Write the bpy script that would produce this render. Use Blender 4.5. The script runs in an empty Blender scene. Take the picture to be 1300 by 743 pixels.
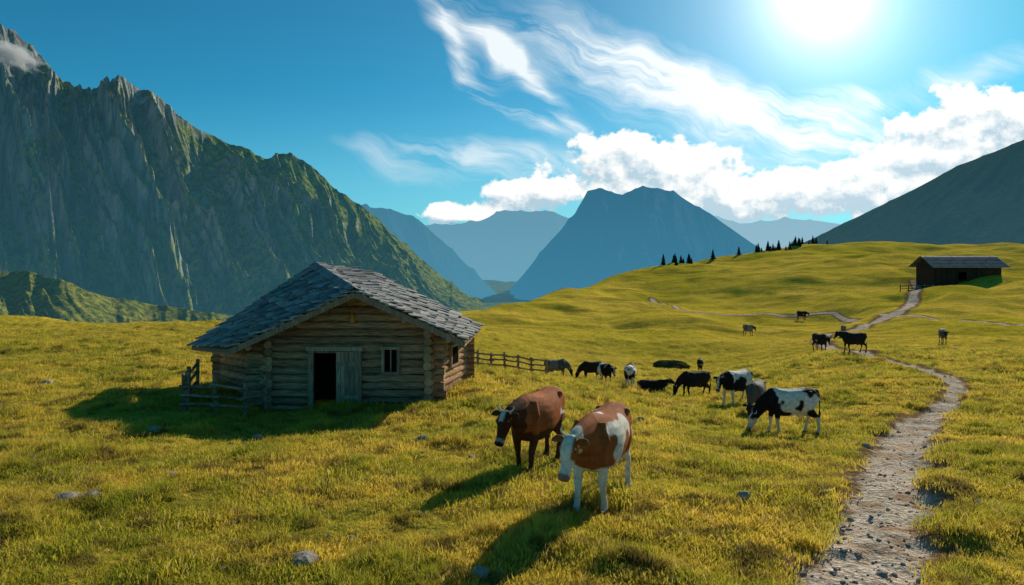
import bpy, bmesh, math, random
import numpy as np
from mathutils import Vector, Matrix
random.seed(7); rng=np.random.default_rng(7)
F=900.0; HZ=330.0; ZC=6.0
scene=bpy.context.scene
# ---------------------------------------------------------------- camera
cd=bpy.data.cameras.new("camera"); cam=bpy.data.objects.new("camera",cd); scene.collection.objects.link(cam)
cd.sensor_width=36; cd.lens=36*F/1300; cd.shift_y=-(371.5-HZ)/1300
cam.location=(0,0,ZC); cam.rotation_euler=(math.radians(90),0,0); cd.clip_end=30000; cd.clip_start=0.1
scene.camera=cam
scene.view_settings.view_transform='Standard'
try: scene.view_settings.look='None'
except Exception: pass
scene.view_settings.exposure=0
AZ=math.radians(33); EL=math.radians(24)
def W(px,py,d): return Vector(((px-650)/F*d, d, ZC-(py-HZ)/F*d))
# ---------------------------------------------------------------- noise
def _h(ix,iy,iz,seed):
    n=(ix.astype(np.int64)*374761393+iy.astype(np.int64)*668265263+iz.astype(np.int64)*2147483647+seed*974634777)&0xffffffff
    n=((n^(n>>13))*1274126177)&0xffffffff
    n=((n^(n>>16))*2246822519)&0xffffffff
    return ((n^(n>>15))&0xffffff)/float(0xffffff)
def vn(x,y,z=None,seed=0):
    x=np.asarray(x,float); y=np.asarray(y,float)
    ix=np.floor(x); iy=np.floor(y); fx=x-ix; fy=y-iy
    fx=fx*fx*fx*(fx*(fx*6-15)+10); fy=fy*fy*fy*(fy*(fy*6-15)+10)
    if z is None:
        z0=np.zeros_like(ix)
        a=_h(ix,iy,z0,seed);b=_h(ix+1,iy,z0,seed);c=_h(ix,iy+1,z0,seed);d=_h(ix+1,iy+1,z0,seed)
        return (a*(1-fx)+b*fx)*(1-fy)+(c*(1-fx)+d*fx)*fy
    iz=np.floor(z); fz=z-iz; fz=fz*fz*(3-2*fz)
    def L(k):
        a=_h(ix,iy,k,seed);b=_h(ix+1,iy,k,seed);c=_h(ix,iy+1,k,seed);d=_h(ix+1,iy+1,k,seed)
        return (a*(1-fx)+b*fx)*(1-fy)+(c*(1-fx)+d*fx)*fy
    return L(iz)*(1-fz)+L(iz+1)*fz
def fbm(x,y,o=4,seed=0,g=0.5):
    s=0;a=1;t=0
    for i in range(o):
        c,sn=math.cos(i*1.1),math.sin(i*1.1)
        s=s+a*(vn((x*c-y*sn)*2**i,(x*sn+y*c)*2**i,seed=seed+i)*2-1); t+=a; a*=g
    return s/t
def ridged(x,y,o=5,seed=0,g=0.5):
    s=0;a=1;t=0;w=1
    for i in range(o):
        n=1-np.abs(vn(x*2**i,y*2**i,seed=seed+i*7)*2-1)
        n=n*n*w; w=np.clip(n*1.6,0,1)
        s=s+a*n; t+=a; a*=g
    return s/t
def sst(a,b,x):
    t=np.clip((x-a)/(b-a),0,1); return t*t*(3-2*t)
# ---------------------------------------------------------------- terrain function
CP=[(0,743,7.2),(325,743,7.2),(650,743,7.2),(975,743,7.2),(1300,743,7.2),
(0,640,10),(300,640,10),(750,635,9.8),(1110,640,10),(1300,640,10),
(0,560,15.5),(250,560,15.5),(500,560,15.5),(680,592,12.3),(900,560,17),(995,549,20),(1170,550,19),(1300,560,17),
(335,518,22),(440,516,22),(548,513,22),(590,481,25.5),(283,490,25),(645,472,36),(610,480,28),(706,478,42),(758,487,38),(800,493,35),
(930,512,28),(880,505,32),(889,472,55),(1085,449,46),(1040,447,50),(1197,437,60),(950,427,85),(1018,407,110),
(1215,490,30),(1300,500,28),(1300,440,50),(1230,356,130),(1300,358,130),(1180,358,130),(1300,413,75),(1130,405,90),(1160,370,118),
(850,400,110),(830,380,140),(1130,308,215),(1300,312,215),(1210,310,215),(1040,311,215),(960,320,200),(860,336,180),(800,350,165),(700,376,130),(610,405,95),
(240,428,50),(0,412,58),(100,470,30),(0,500,23),(130,440,42),(430,432,50)]
cp=[((p-650)/F, math.log(d), (q-HZ)/F*d) for p,q,d in CP]+[(u,math.log(5),3.3) for u in (-.8,-.4,0,.4,.8)]
cp+=[(-.85,math.log(60),5.2),(.85,math.log(215),-4.4),(.85,math.log(60),6.4)]
cp=np.array(cp); SU=2.2
A=cp[:,:2]*np.array([SU,1])
def _k(r2): return np.where(r2>1e-12, 0.5*r2*np.log(np.maximum(r2,1e-12)),0)
n=len(cp); K=_k(((A[:,None]-A[None])**2).sum(-1))+np.eye(n)*0.004
P=np.c_[np.ones(n),A]; M_=np.block([[K,P],[P.T,np.zeros((3,3))]])
sol=np.linalg.solve(M_,np.r_[cp[:,2],0,0,0]); w_=sol[:n]; c_=sol[n:]
Dpx=np.array([0,240,430,610,700,800,860,960,1040,1130,1300]); Dd=np.array([62,54,60,100,136,172,188,208,222,228,228.])
def Dcrest(u): return np.interp(u*F+650,Dpx,Dd)
def rawh(u,v):
    sh=u.shape; u=u.ravel();v=v.ravel(); out=np.empty(len(u))
    for i in range(0,len(u),40000):
        a=u[i:i+40000]*SU; b=v[i:i+40000]
        r2=(a[:,None]-A[None,:,0])**2+(b[:,None]-A[None,:,1])**2
        out[i:i+40000]=_k(r2)@w_+c_[0]+c_[1]*a+c_[2]*b
    return out.reshape(sh)
FLOOR=ZC-130
def terr(x,y,micro=True):
    x=np.asarray(x,float); y=np.asarray(y,float)
    yy=np.maximum(y,5.0); u=np.clip(x/yy,-.85,.85); D=Dcrest(u)
    h=rawh(u,np.log(np.minimum(yy,D)))
    z=ZC-h
    far=sst(35,110,yy)
    z=z+far*(fbm(x/19,y/19,3,3)*2.1 - 1.1*ridged(x/30,y/20,2,5)+.22*fbm(x/6,y/5,3,14))*(1-.3*sst(120,200,yy))+ sst(14,40,yy)*fbm(x/6,y/6,2,21)*.24
    e=np.maximum(yy-D,0)
    drop=np.where(e<40,e*e*.006, 40*40*.006+ (e-40)*.48)
    zz=z-drop
    fl=FLOOR+fbm(x/160,y/160,4,9)*9
    z=np.where(e>0,np.where(zz>fl+30,zz,fl+ 30*np.exp(np.clip((zz-fl-30)/30,-20,0))),z)
    if micro:
        nr=1-sst(60,140,yy)
        t=fbm(x*1.6,y*1.6,3,31); z=z+nr*(.085*t+.08*np.maximum(fbm(x*.8+9,y*.8,2,33),0)*2+.08*fbm(x*.35,y*.35,2,35) )
    return z
def hit(px,py,d0=5.5,d1=235):
    ys=np.exp(np.linspace(math.log(d0),math.log(d1),700)); u=(px-650)/F
    z=terr(u*ys,ys); row=HZ-F*(z-ZC)/ys
    i=np.argmax(row<=py) if (row<=py).any() else len(ys)-1
    return Vector((u*ys[i],ys[i],z[i]))
def gz(x,y): return float(terr(np.array([x]),np.array([y]))[0])
# ---------------------------------------------------------------- path
PATHS=[[(1075,800,72),(1095,743,74),(1110,700,74),(1122,650,60),(1135,600,46),(1140,570,38),(1160,540,27),(1196,512,16),(1217,492,12),(1200,477,14),(1150,462,13),(1100,450,11),(1050,440,9),(1033,432,9),(1050,424,8),(1095,417,8),(1115,408,9),(1130,402,13)],
[(1130,402,7),(1190,406,5),(1250,409,5),(1300,413,5),(1400,418,5)],
[(1130,402,7),(1060,398,5),(980,399,4),(900,399,4),(860,392,4),(828,380,4)],
[(1130,402,10),(1148,392,8),(1160,378,7),(1166,366,6),(1160,358,5)]]
segs=[]
for pl in PATHS:
    w=[]
    for px,py,hw in pl:
        if py>=743:
            d=3.35*F/(py-HZ); p=Vector(((px-650)/F*d,d,0))
        else: p=hit(px,py)
        w.append((p.x,p.y,hw*p.y/F))
    for a,b in zip(w[:-1],w[1:]): segs.append((a,b))
def pathmask(x,y):
    wob=fbm(x*.9,y*.9,3,77)*.45+fbm(x*4,y*4,2,79)*.2*(1-sst(20,40,y))
    best=np.full(np.shape(x),9.0)
    for a,b in segs:
        dx,dy=b[0]-a[0],b[1]-a[1]; L=dx*dx+dy*dy+1e-9
        t=np.clip(((x-a[0])*dx+(y-a[1])*dy)/L,0,1)
        d=np.hypot(x-a[0]-t*dx,y-a[1]-t*dy)/np.maximum(a[2]+(b[2]-a[2])*t,.16)
        best=np.minimum(best,d)
    return best+wob
# ---------------------------------------------------------------- node helpers
def newmat(name):
    m=bpy.data.materials.new(name); m.use_nodes=True; nt=m.node_tree; nt.nodes.clear()
    o=nt.nodes.new('ShaderNodeOutputMaterial'); return m,nt,o
class NB:
    def __init__(s,nt): s.nt=nt
    def n(s,t,**k):
        x=s.nt.nodes.new(t)
        for a,b in k.items(): setattr(x,a,b)
        return x
    def put(s,inp,v):
        if isinstance(v,bpy.types.NodeSocket): s.nt.links.new(v,inp)
        elif v is not None:
            if inp.type=='RGBA' and isinstance(v,(tuple,list)) and len(v)==3: v=(*v,1)
            inp.default_value=v
    def m(s,op,a,b=None,c=None,clamp=False):
        x=s.n('ShaderNodeMath',operation=op,use_clamp=clamp)
        s.put(x.inputs[0],a); s.put(x.inputs[1],b); s.put(x.inputs[2],c); return x.outputs[0]
    def mr(s,v,a,b,c=0.,d=1.,smooth=False):
        x=s.n('ShaderNodeMapRange'); x.interpolation_type='SMOOTHSTEP' if smooth else 'LINEAR'
        for i,q in enumerate((v,a,b,c,d)): s.put(x.inputs[i],q)
        return x.outputs[0]
    def mix(s,f,a,b,mode='MIX'):
        x=s.n('ShaderNodeMix',data_type='RGBA',blend_type=mode)
        s.put(x.inputs[0],f); s.put(x.inputs[6],a); s.put(x.inputs[7],b); return x.outputs[2]
    def noise(s,vec,sc,det=4,rough=.55,dist=0.):
        x=s.n('ShaderNodeTexNoise'); s.put(x.inputs['Vector'],vec)
        x.inputs['Scale'].default_value=sc; x.inputs['Detail'].default_value=det; x.inputs['Roughness'].default_value=rough; x.inputs['Distortion'].default_value=dist
        return x.outputs['Fac']
    def map(s,vec,sc=(1,1,1),loc=(0,0,0)):
        x=s.n('ShaderNodeMapping'); s.put(x.inputs[0],vec); x.inputs[3].default_value=sc; x.inputs[1].default_value=loc; return x.outputs[0]
    def bump(s,h,st,dist):
        x=s.n('ShaderNodeBump'); s.put(x.inputs['Height'],h); x.inputs['Strength'].default_value=st; x.inputs['Distance'].default_value=dist; return x.outputs[0]
def bsdf(nb,col,rough=.8,normal=None,spec=.3):
    if spec==0:
        x=nb.n('ShaderNodeBsdfDiffuse'); nb.put(x.inputs[0],col)
        if normal is not None: nb.put(x.inputs['Normal'],normal)
        return x.outputs[0]
    x=nb.n('ShaderNodeBsdfPrincipled'); nb.put(x.inputs['Base Color'],col); nb.put(x.inputs['Roughness'],rough)
    x.inputs['Specular IOR Level'].default_value=spec
    if normal is not None: nb.put(x.inputs['Normal'],normal)
    return x.outputs[0]
def simple(name,c1,c2,sc=4,rough=.85,bump=.3,bd=.01,stretch=(1,1,1),spec=0.,attr=None):
    m,nt,o=newmat(name); nb=NB(nt)
    tc=nb.n('ShaderNodeTexCoord').outputs['Object']; v=nb.map(tc,stretch)
    f=nb.noise(v,sc,6,.65); f2=nb.mr(f,.3,.7)
    col=nb.mix(f2,c1,c2)
    if attr:
        a=nb.n('ShaderNodeAttribute'); a.attribute_name=attr
        col=nb.mix(1.,col,a.outputs['Color'],'MULTIPLY')
    nt.links.new(bsdf(nb,col,rough,nb.bump(f,bump,bd),spec),o.inputs[0]); return m
HAZE=(.20,.43,.62)
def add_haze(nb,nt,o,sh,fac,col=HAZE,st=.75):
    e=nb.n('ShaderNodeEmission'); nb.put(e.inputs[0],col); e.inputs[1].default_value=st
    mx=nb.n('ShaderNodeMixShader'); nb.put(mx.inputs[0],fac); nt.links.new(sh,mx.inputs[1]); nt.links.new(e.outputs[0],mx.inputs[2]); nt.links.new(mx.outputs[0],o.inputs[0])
def np_mesh(name,V,Fq,mats,smooth=True,parent=None,link=True):
    me=bpy.data.meshes.new(name); V=np.asarray(V,np.float32); Fq=np.asarray(Fq,np.int32)
    me.vertices.add(len(V)); me.vertices.foreach_set('co',V.ravel())
    k=Fq.shape[1]; me.loops.add(Fq.size); me.loops.foreach_set('vertex_index',Fq.ravel())
    me.polygons.add(len(Fq)); me.polygons.foreach_set('loop_start',np.arange(0,Fq.size,k,dtype=np.int32))
    me.update(calc_edges=True)
    if smooth: me.polygons.foreach_set('use_smooth',np.ones(len(Fq),bool))
    for m in mats: me.materials.append(m)
    ob=bpy.data.objects.new(name,me)
    if link: scene.collection.objects.link(ob)
    if parent: ob.parent=parent
    return ob
def gridfaces(nu,nv):
    i=np.arange(nu-1)[:,None]*nv+np.arange(nv-1)[None]; i=i.ravel()
    return np.c_[i,i+nv,i+nv+1,i+1]
# ---------------------------------------------------------------- ground
th=np.r_[np.arange(-180,-44,4.),np.arange(-44,44,.105),np.arange(44,181,4.)]
rr=np.r_[np.exp(np.linspace(math.log(.5),math.log(5),14))[:-1],np.exp(np.linspace(math.log(5),math.log(60),470))[:-1],np.exp(np.linspace(math.log(60),math.log(260),260))[:-1],np.exp(np.linspace(math.log(260),math.log(12000),110))]
TH,RR=np.meshgrid(np.radians(th),rr,indexing='ij')
X=np.sin(TH)*RR; Y=np.cos(TH)*RR
Z=terr(X,Y); pm=pathmask(X,Y); Z=Z-.09*(1-sst(.7,1.2,pm))*(1-sst(80,120,Y))
ff=gridfaces(len(th),len(rr))[:,::-1]
gm,nt,o=newmat("meadow"); nb=NB(nt)
pos=nb.n('ShaderNodeNewGeometry').outputs['Position']
dist=nb.n('ShaderNodeVectorMath',operation='LENGTH'); nt.links.new(pos,dist.inputs[0]); dist=dist.outputs['Value']
n1=nb.noise(pos,.35,4,.6); n2=nb.noise(pos,2.6,4,.65); n3=nb.noise(pos,14,3,.7); n4=nb.noise(pos,.045,4,.6)
g=nb.mix(nb.mr(n2,.35,.65),(.15,.15,.022),(.42,.34,.045))
g=nb.mix(nb.mr(n1,.42,.62),g,(.54,.41,.055))
g=nb.mix(nb.m('MULTIPLY',nb.mr(n3,.52,.72),.7),g,(.09,.075,.018))
gf=nb.mix(nb.mr(n4,.38,.62),(.56,.43,.035),(.80,.53,.075)); gf=nb.mix(nb.m('MULTIPLY',nb.mr(n1,.38,.68),.8),gf,(.46,.37,.035))
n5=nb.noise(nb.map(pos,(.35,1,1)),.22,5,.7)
gf=nb.mix(nb.m('MULTIPLY',nb.mr(n5,.50,.64),.65),gf,(.20,.17,.03))  # stretched dark patches paint the shade of hollows and bump sides into the colour
gf=nb.mix(nb.m('MULTIPLY',nb.mr(n2,.5,.75),.7),gf,(.14,.115,.025))
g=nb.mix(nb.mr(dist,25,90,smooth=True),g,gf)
g=nb.mix(nb.mr(dist,250,500),g,nb.mix(nb.mr(nb.noise(pos,.02,5,.7),.4,.6),(.08,.12,.02),(.26,.28,.05)))
at=nb.n('ShaderNodeAttribute'); at.attribute_name='path'; pf=at.outputs['Fac']
edge=nb.m('ADD',pf,nb.m('MULTIPLY',nb.m('SUBTRACT',n3,.5),.9))
nS=nb.noise(pos,38,3,.7)
st=nb.mix(nb.mr(n3,.35,.65),(.44,.34,.24),(.84,.73,.59))
st=nb.mix(nb.m('MULTIPLY',nb.mr(nS,.5,.7),.6),st,(.30,.21,.14))
st=nb.mix(nb.mr(nb.noise(pos,1.6,4,.7),.50,.66),st,(.42,.27,.155))
dirt=(.25,.15,.07)
g=nb.mix(nb.mr(edge,1.2,1.75,1,0),g,dirt)
g=nb.mix(nb.mr(edge,.66,.98,1,0),g,st)
vor=nb.n('ShaderNodeTexVoronoi'); nb.put(vor.inputs['Vector'],pos); vor.inputs['Scale'].default_value=11
hgt=nb.m('ADD',nb.m('MULTIPLY',n3,.6),nb.m('MULTIPLY',n2,1.3)); hgt=nb.m('ADD',hgt,nb.m('MULTIPLY',vor.outputs['Distance'],.3)); hgt=nb.m('ADD',hgt,nb.m('MULTIPLY',nS,.25))
hgt=nb.m('ADD',hgt,nb.m('MULTIPLY',nb.m('MULTIPLY',n5,6.),nb.mr(dist,50,120)))
sh=bsdf(nb,g,.95,nb.bump(hgt,1.,.10),0)
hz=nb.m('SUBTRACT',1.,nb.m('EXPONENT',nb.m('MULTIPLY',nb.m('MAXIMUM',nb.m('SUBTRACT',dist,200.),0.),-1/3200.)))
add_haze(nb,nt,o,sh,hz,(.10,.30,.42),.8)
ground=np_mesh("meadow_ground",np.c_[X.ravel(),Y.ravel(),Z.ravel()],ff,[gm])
a=ground.data.attributes.new('path','FLOAT','POINT'); a.data.foreach_set('value',np.minimum(pm,9).astype(np.float32).ravel())
# ---------------------------------------------------------------- mountains
def mountmat(name,rock1,rock2,green1,green2,hz0,hz1,zlo,zhi,greenh,hcol=HAZE,hst=.75,sc=1.,snow=0.,gbias=0.):
    m,nt,o=newmat(name); nb=NB(nt)
    ge=nb.n('ShaderNodeNewGeometry'); pos=ge.outputs['Position']; s=nb.n('ShaderNodeSeparateXYZ'); nt.links.new(pos,s.inputs[0]); z=s.outputs[2]
    sn=nb.n('ShaderNodeSeparateXYZ'); nt.links.new(ge.outputs['Normal'],sn.inputs[0]); nz=sn.outputs[2]
    a=nb.noise(pos,.012*sc,5,.7); b=nb.noise(pos,.06*sc,5,.7); c=nb.noise(nb.map(pos,(1,1,.25)),.03*sc,6,.75,.6)
    rock=nb.mix(nb.mr(c,.38,.62),rock1,rock2); gr=nb.mix(nb.mr(b,.42,.58),green1,green2)
    q=nb.m('ADD',nb.mr(z,zlo,zlo+greenh,1.,-.3),nb.m('MULTIPLY',nb.m('SUBTRACT',a,.5),2.0)); q=nb.m('ADD',q,nb.m('ADD',gbias,nb.m('MULTIPLY',nb.m('SUBTRACT',nz,.6),1.6)))
    col=nb.mix(nb.mr(q,.25,.5),rock,gr)
    if snow: 
        sm=nb.m('MULTIPLY',nb.mr(nb.noise(nb.map(pos,(1,1,.5)),.011,5,.6),.57,.62),nb.mr(z,zlo+greenh*.6,zlo+greenh*.9)); col=nb.mix(nb.m('MULTIPLY',sm,snow),col,(.6,.62,.65))
    sh=bsdf(nb,col,.95,nb.bump(nb.m('ADD',c,nb.m('MULTIPLY',b,.6)),1.,16/sc),0)
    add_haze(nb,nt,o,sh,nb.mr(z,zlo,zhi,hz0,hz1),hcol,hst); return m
def mountain(name,sil,Dc,Db,zb,mat,amp=.3,jag=6,freq=1/60,shear=1.2,nu=700,nt_=300,seed=1,prof=1.25,tf=1.2,fine=.28):
    px=np.linspace(sil[0][0],sil[-1][0],nu); xs=[p[0] for p in sil]; ys=[p[1] for p in sil]
    cy=np.interp(px,xs,ys); j=ridged(px/28,px*0+seed,4,seed)*2-.9
    cy=cy-jag*j
    k=(px-px[0])/(px[-1]-px[0]); dc=Dc[0]+(Dc[1]-Dc[0])*k; db=Db[0]+(Db[1]-Db[0])*k
    dc=dc+(dc-db)*.12*fbm(px/90,px*0,3,seed+4)
    zc=ZC-(cy-HZ)/F*dc; zc=np.maximum(zc,zb-60)
    t=np.r_[np.linspace(0,1,nt_),np.linspace(1.01,1.6,30)]
    PX,T=np.meshgrid(px,t,indexing='ij')
    D=db[:,None]+(dc-db)[:,None]*T
    pr=np.where(T<=1,T**prof,1-(T-1)*1.3); H=(zc-zb)[:,None]
    z=zb+H*pr
    q=PX*freq+T*shear+ .35*fbm(PX*freq,T*3,3,seed+2)
    r=ridged(q,T*tf,6,seed,.55)-.45
    r2=ridged(q*3.1+5,T*tf*2.2,5,seed+50,.6)-.45
    r3=ridged(q*9+3,T*tf*9,3,seed+70,.6)-.45
    env=np.sin(np.pi*np.clip(T,0,1))**.7
    z=z+np.abs(H)*(amp*r*env+amp*fine*r2*(env+.1)+amp*fine*.28*r3*(env+.15))
    Xm=(PX-650)/F*D
    V=np.c_[Xm.ravel(),D.ravel(),z.ravel()]
    return np_mesh(name,V,gridfaces(nu,len(t)),[mat])
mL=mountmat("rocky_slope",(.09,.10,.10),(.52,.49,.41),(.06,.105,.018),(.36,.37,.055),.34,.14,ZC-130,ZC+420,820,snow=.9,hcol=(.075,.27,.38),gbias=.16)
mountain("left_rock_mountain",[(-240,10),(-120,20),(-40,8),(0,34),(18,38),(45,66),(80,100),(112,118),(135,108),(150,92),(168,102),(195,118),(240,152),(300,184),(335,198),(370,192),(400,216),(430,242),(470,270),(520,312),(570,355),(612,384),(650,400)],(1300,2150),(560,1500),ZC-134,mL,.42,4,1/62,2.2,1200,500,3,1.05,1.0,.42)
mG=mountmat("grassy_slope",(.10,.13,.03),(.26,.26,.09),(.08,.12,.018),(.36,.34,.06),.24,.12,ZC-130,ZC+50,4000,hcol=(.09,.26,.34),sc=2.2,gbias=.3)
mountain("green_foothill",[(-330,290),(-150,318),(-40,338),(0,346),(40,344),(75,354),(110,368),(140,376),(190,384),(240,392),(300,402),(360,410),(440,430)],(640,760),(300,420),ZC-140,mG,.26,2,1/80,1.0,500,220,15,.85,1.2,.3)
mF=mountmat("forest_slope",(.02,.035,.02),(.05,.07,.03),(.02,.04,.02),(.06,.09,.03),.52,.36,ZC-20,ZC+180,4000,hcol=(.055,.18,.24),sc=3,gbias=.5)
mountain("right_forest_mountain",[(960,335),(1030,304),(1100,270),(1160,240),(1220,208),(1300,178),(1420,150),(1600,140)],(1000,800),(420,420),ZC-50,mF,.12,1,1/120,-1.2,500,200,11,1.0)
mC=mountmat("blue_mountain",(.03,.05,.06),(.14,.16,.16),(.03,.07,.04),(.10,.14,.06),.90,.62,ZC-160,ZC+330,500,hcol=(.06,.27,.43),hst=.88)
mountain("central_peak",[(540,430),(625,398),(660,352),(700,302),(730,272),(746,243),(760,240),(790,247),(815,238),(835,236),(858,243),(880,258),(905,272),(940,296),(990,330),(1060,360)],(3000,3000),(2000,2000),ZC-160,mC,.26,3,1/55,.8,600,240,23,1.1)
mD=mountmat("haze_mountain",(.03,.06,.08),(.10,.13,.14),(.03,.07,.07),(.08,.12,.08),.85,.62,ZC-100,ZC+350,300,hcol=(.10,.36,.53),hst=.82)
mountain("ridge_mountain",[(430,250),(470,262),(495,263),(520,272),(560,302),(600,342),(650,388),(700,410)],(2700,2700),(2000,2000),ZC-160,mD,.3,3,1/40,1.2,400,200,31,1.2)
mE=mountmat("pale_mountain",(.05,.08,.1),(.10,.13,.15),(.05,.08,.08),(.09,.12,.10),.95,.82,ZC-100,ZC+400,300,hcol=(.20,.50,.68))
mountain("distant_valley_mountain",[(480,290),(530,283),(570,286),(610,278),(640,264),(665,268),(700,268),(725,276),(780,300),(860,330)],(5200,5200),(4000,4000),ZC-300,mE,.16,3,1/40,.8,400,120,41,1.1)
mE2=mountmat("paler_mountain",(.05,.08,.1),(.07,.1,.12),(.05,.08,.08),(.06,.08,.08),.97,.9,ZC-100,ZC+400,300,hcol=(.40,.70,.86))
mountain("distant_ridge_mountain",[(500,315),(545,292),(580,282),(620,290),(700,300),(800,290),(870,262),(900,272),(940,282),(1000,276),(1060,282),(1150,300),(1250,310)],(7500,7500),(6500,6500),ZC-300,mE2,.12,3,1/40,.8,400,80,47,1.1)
# ---------------------------------------------------------------- grass
def blade_clump(name,nb_,hmin,hmax,wd,spread,mats,lean=.5):
    V=[];Fs=[];mi=[]
    for i in range(nb_):
        a=random.uniform(0,6.283); r=spread*math.sqrt(random.random()); x,y=r*math.cos(a),r*math.sin(a)
        h=random.uniform(hmin,hmax); la=random.uniform(0,6.283); l=random.uniform(.1,lean)*h
        fa=random.uniform(0,6.283); w=wd*random.uniform(.7,1.3); wx,wy=w*math.cos(fa)/2,w*math.sin(fa)/2
        lx,ly=l*math.cos(la),l*math.sin(la); b=len(V)
        V+=[(x-wx,y-wy,-.02),(x+wx,y+wy,-.02),(x+lx*.4+wx*.8,y+ly*.4+wy*.8,h*.6),(x+lx*.4-wx*.8,y+ly*.4-wy*.8,h*.6),(x+lx*1.3,y+ly*1.3,h)]
        Fs+=[(b,b+1,b+2,b+3),(b+3,b+2,b+4)]; k=0 if random.random()<.85 else 1; mi+=[k,k]
    me=bpy.data.meshes.new(name); me.from_pydata(V,[],Fs)
    for m in mats: me.materials.append(m)
    me.polygons.foreach_set('material_index',mi)
    return bpy.data.objects.new(name,me)
def grassmat(name,c1,c2,c3,c4):
    m,nt,o=newmat(name); nb=NB(nt)
    oi=nb.n('ShaderNodeObjectInfo'); pos=nb.n('ShaderNodeNewGeometry').outputs['Position']
    col=nb.mix(oi.outputs['Random'],c1,c2); col=nb.mix(nb.mr(nb.noise(pos,.45,3,.65),.42,.60),col,c3)
    col=nb.mix(nb.mr(nb.noise(nb.map(pos,(1,1,1),(7,3,0)),1.5,3,.65),.51,.64),col,c4)
    d=nb.n('ShaderNodeBsdfDiffuse'); nb.put(d.inputs[0],col); t=nb.n('ShaderNodeBsdfTranslucent'); nb.put(t.inputs[0],col)
    mx=nb.n('ShaderNodeMixShader'); mx.inputs[0].default_value=.5; nt.links.new(d.outputs[0],mx.inputs[1]); nt.links.new(t.outputs[0],mx.inputs[2]); nt.links.new(mx.outputs[0],o.inputs[0]); return m
g1=grassmat("grass_blade",(.27,.31,.024),(.62,.52,.055),(.74,.56,.075),(.24,.18,.04)); g2=grassmat("dry_grass_blade",(.58,.44,.12),(.68,.52,.18),(.54,.38,.14),(.32,.21,.09))
clc=bpy.data.collections.new("grass_clump_library")
for i in range(5): clc.objects.link(blade_clump("grass_clump_%d"%i,32,.025,.075,.011,.17,[g1,g2],.9))
clt=bpy.data.collections.new("tussock_library")
for i in range(3): clt.objects.link(blade_clump("tussock_%d"%i,80,.06,.17,.010,.16,[g1,g2],.9))
def scatter(name,pts,scl,coll,tilt=.0):
    me=bpy.data.meshes.new(name); me.vertices.add(len(pts)); me.vertices.foreach_set('co',np.asarray(pts,np.float32).ravel())
    a=me.attributes.new('scl','FLOAT','POINT'); a.data.foreach_set('value',np.asarray(scl,np.float32))
    ob=bpy.data.objects.new(name,me); scene.collection.objects.link(ob)
    ng=bpy.data.node_groups.new(name+"_gn",'GeometryNodeTree'); ng.interface.new_socket('Geometry',in_out='INPUT',socket_type='NodeSocketGeometry'); ng.interface.new_socket('Geometry',in_out='OUTPUT',socket_type='NodeSocketGeometry')
    N=ng.nodes; L=ng.links; gi=N.new('NodeGroupInput'); go=N.new('NodeGroupOutput'); ip=N.new('GeometryNodeInstanceOnPoints'); ci=N.new('GeometryNodeCollectionInfo')
    ci.inputs['Collection'].default_value=coll; ci.inputs['Separate Children'].default_value=True; ci.inputs['Reset Children'].default_value=True
    ip.inputs['Pick Instance'].default_value=True
    rv=N.new('FunctionNodeRandomValue'); rv.data_type='FLOAT_VECTOR'; rv.inputs[0].default_value=(-tilt,-tilt,0); rv.inputs[1].default_value=(tilt,tilt,6.283)
    na=N.new('GeometryNodeInputNamedAttribute'); na.data_type='FLOAT'; na.inputs[0].default_value='scl'
    L.new(gi.outputs[0],ip.inputs['Points']); L.new(ci.outputs[0],ip.inputs['Instance']); L.new(rv.outputs[0],ip.inputs['Rotation']); L.new(na.outputs[0],ip.inputs['Scale']); L.new(ip.outputs[0],go.inputs[0])
    md=ob.modifiers.new('gn','NODES'); md.node_group=ng; return ob
def inhut(x,y): return (y>21.9)&(y<26)&(x>-7.6-(y-22)*.8)&(x<-2.4+(y-22)*.2)
def pts_gen(N,y0,y1,um=.8,pw=1.):
    t=rng.random(N); y=y0*np.exp(t**pw*math.log(y1/y0)); u=rng.uniform(-um,um,N); x=u*y
    k=(pathmask(x,y)>1.2+y/60*.45+rng.normal(0,.2,N))&~inhut(x,y); x=x[k];y=y[k]; return x,y,terr(x,y)
x,y,z=pts_gen(60000,5.4,70,.77)
fade=1-.55*sst(40,70,y)
scatter("meadow_grass",np.c_[x,y,z],rng.uniform(.6,1.3,len(x))*np.clip(.85+y/34,1,2.3)*fade*(.85+.7*fbm(x*.9,y*.9,2,5)),clc,.15)
x,y,z=pts_gen(12000,5.4,45,.77); k=fbm(x*.8+9,y*.8,2,33)>.15; x=x[k];y=y[k];z=z[k]
scatter("grass_tussocks",np.c_[x,y,z],rng.uniform(.5,1.15,len(x))*np.clip(.8+y/40,.9,1.8),clt,.2)
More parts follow.
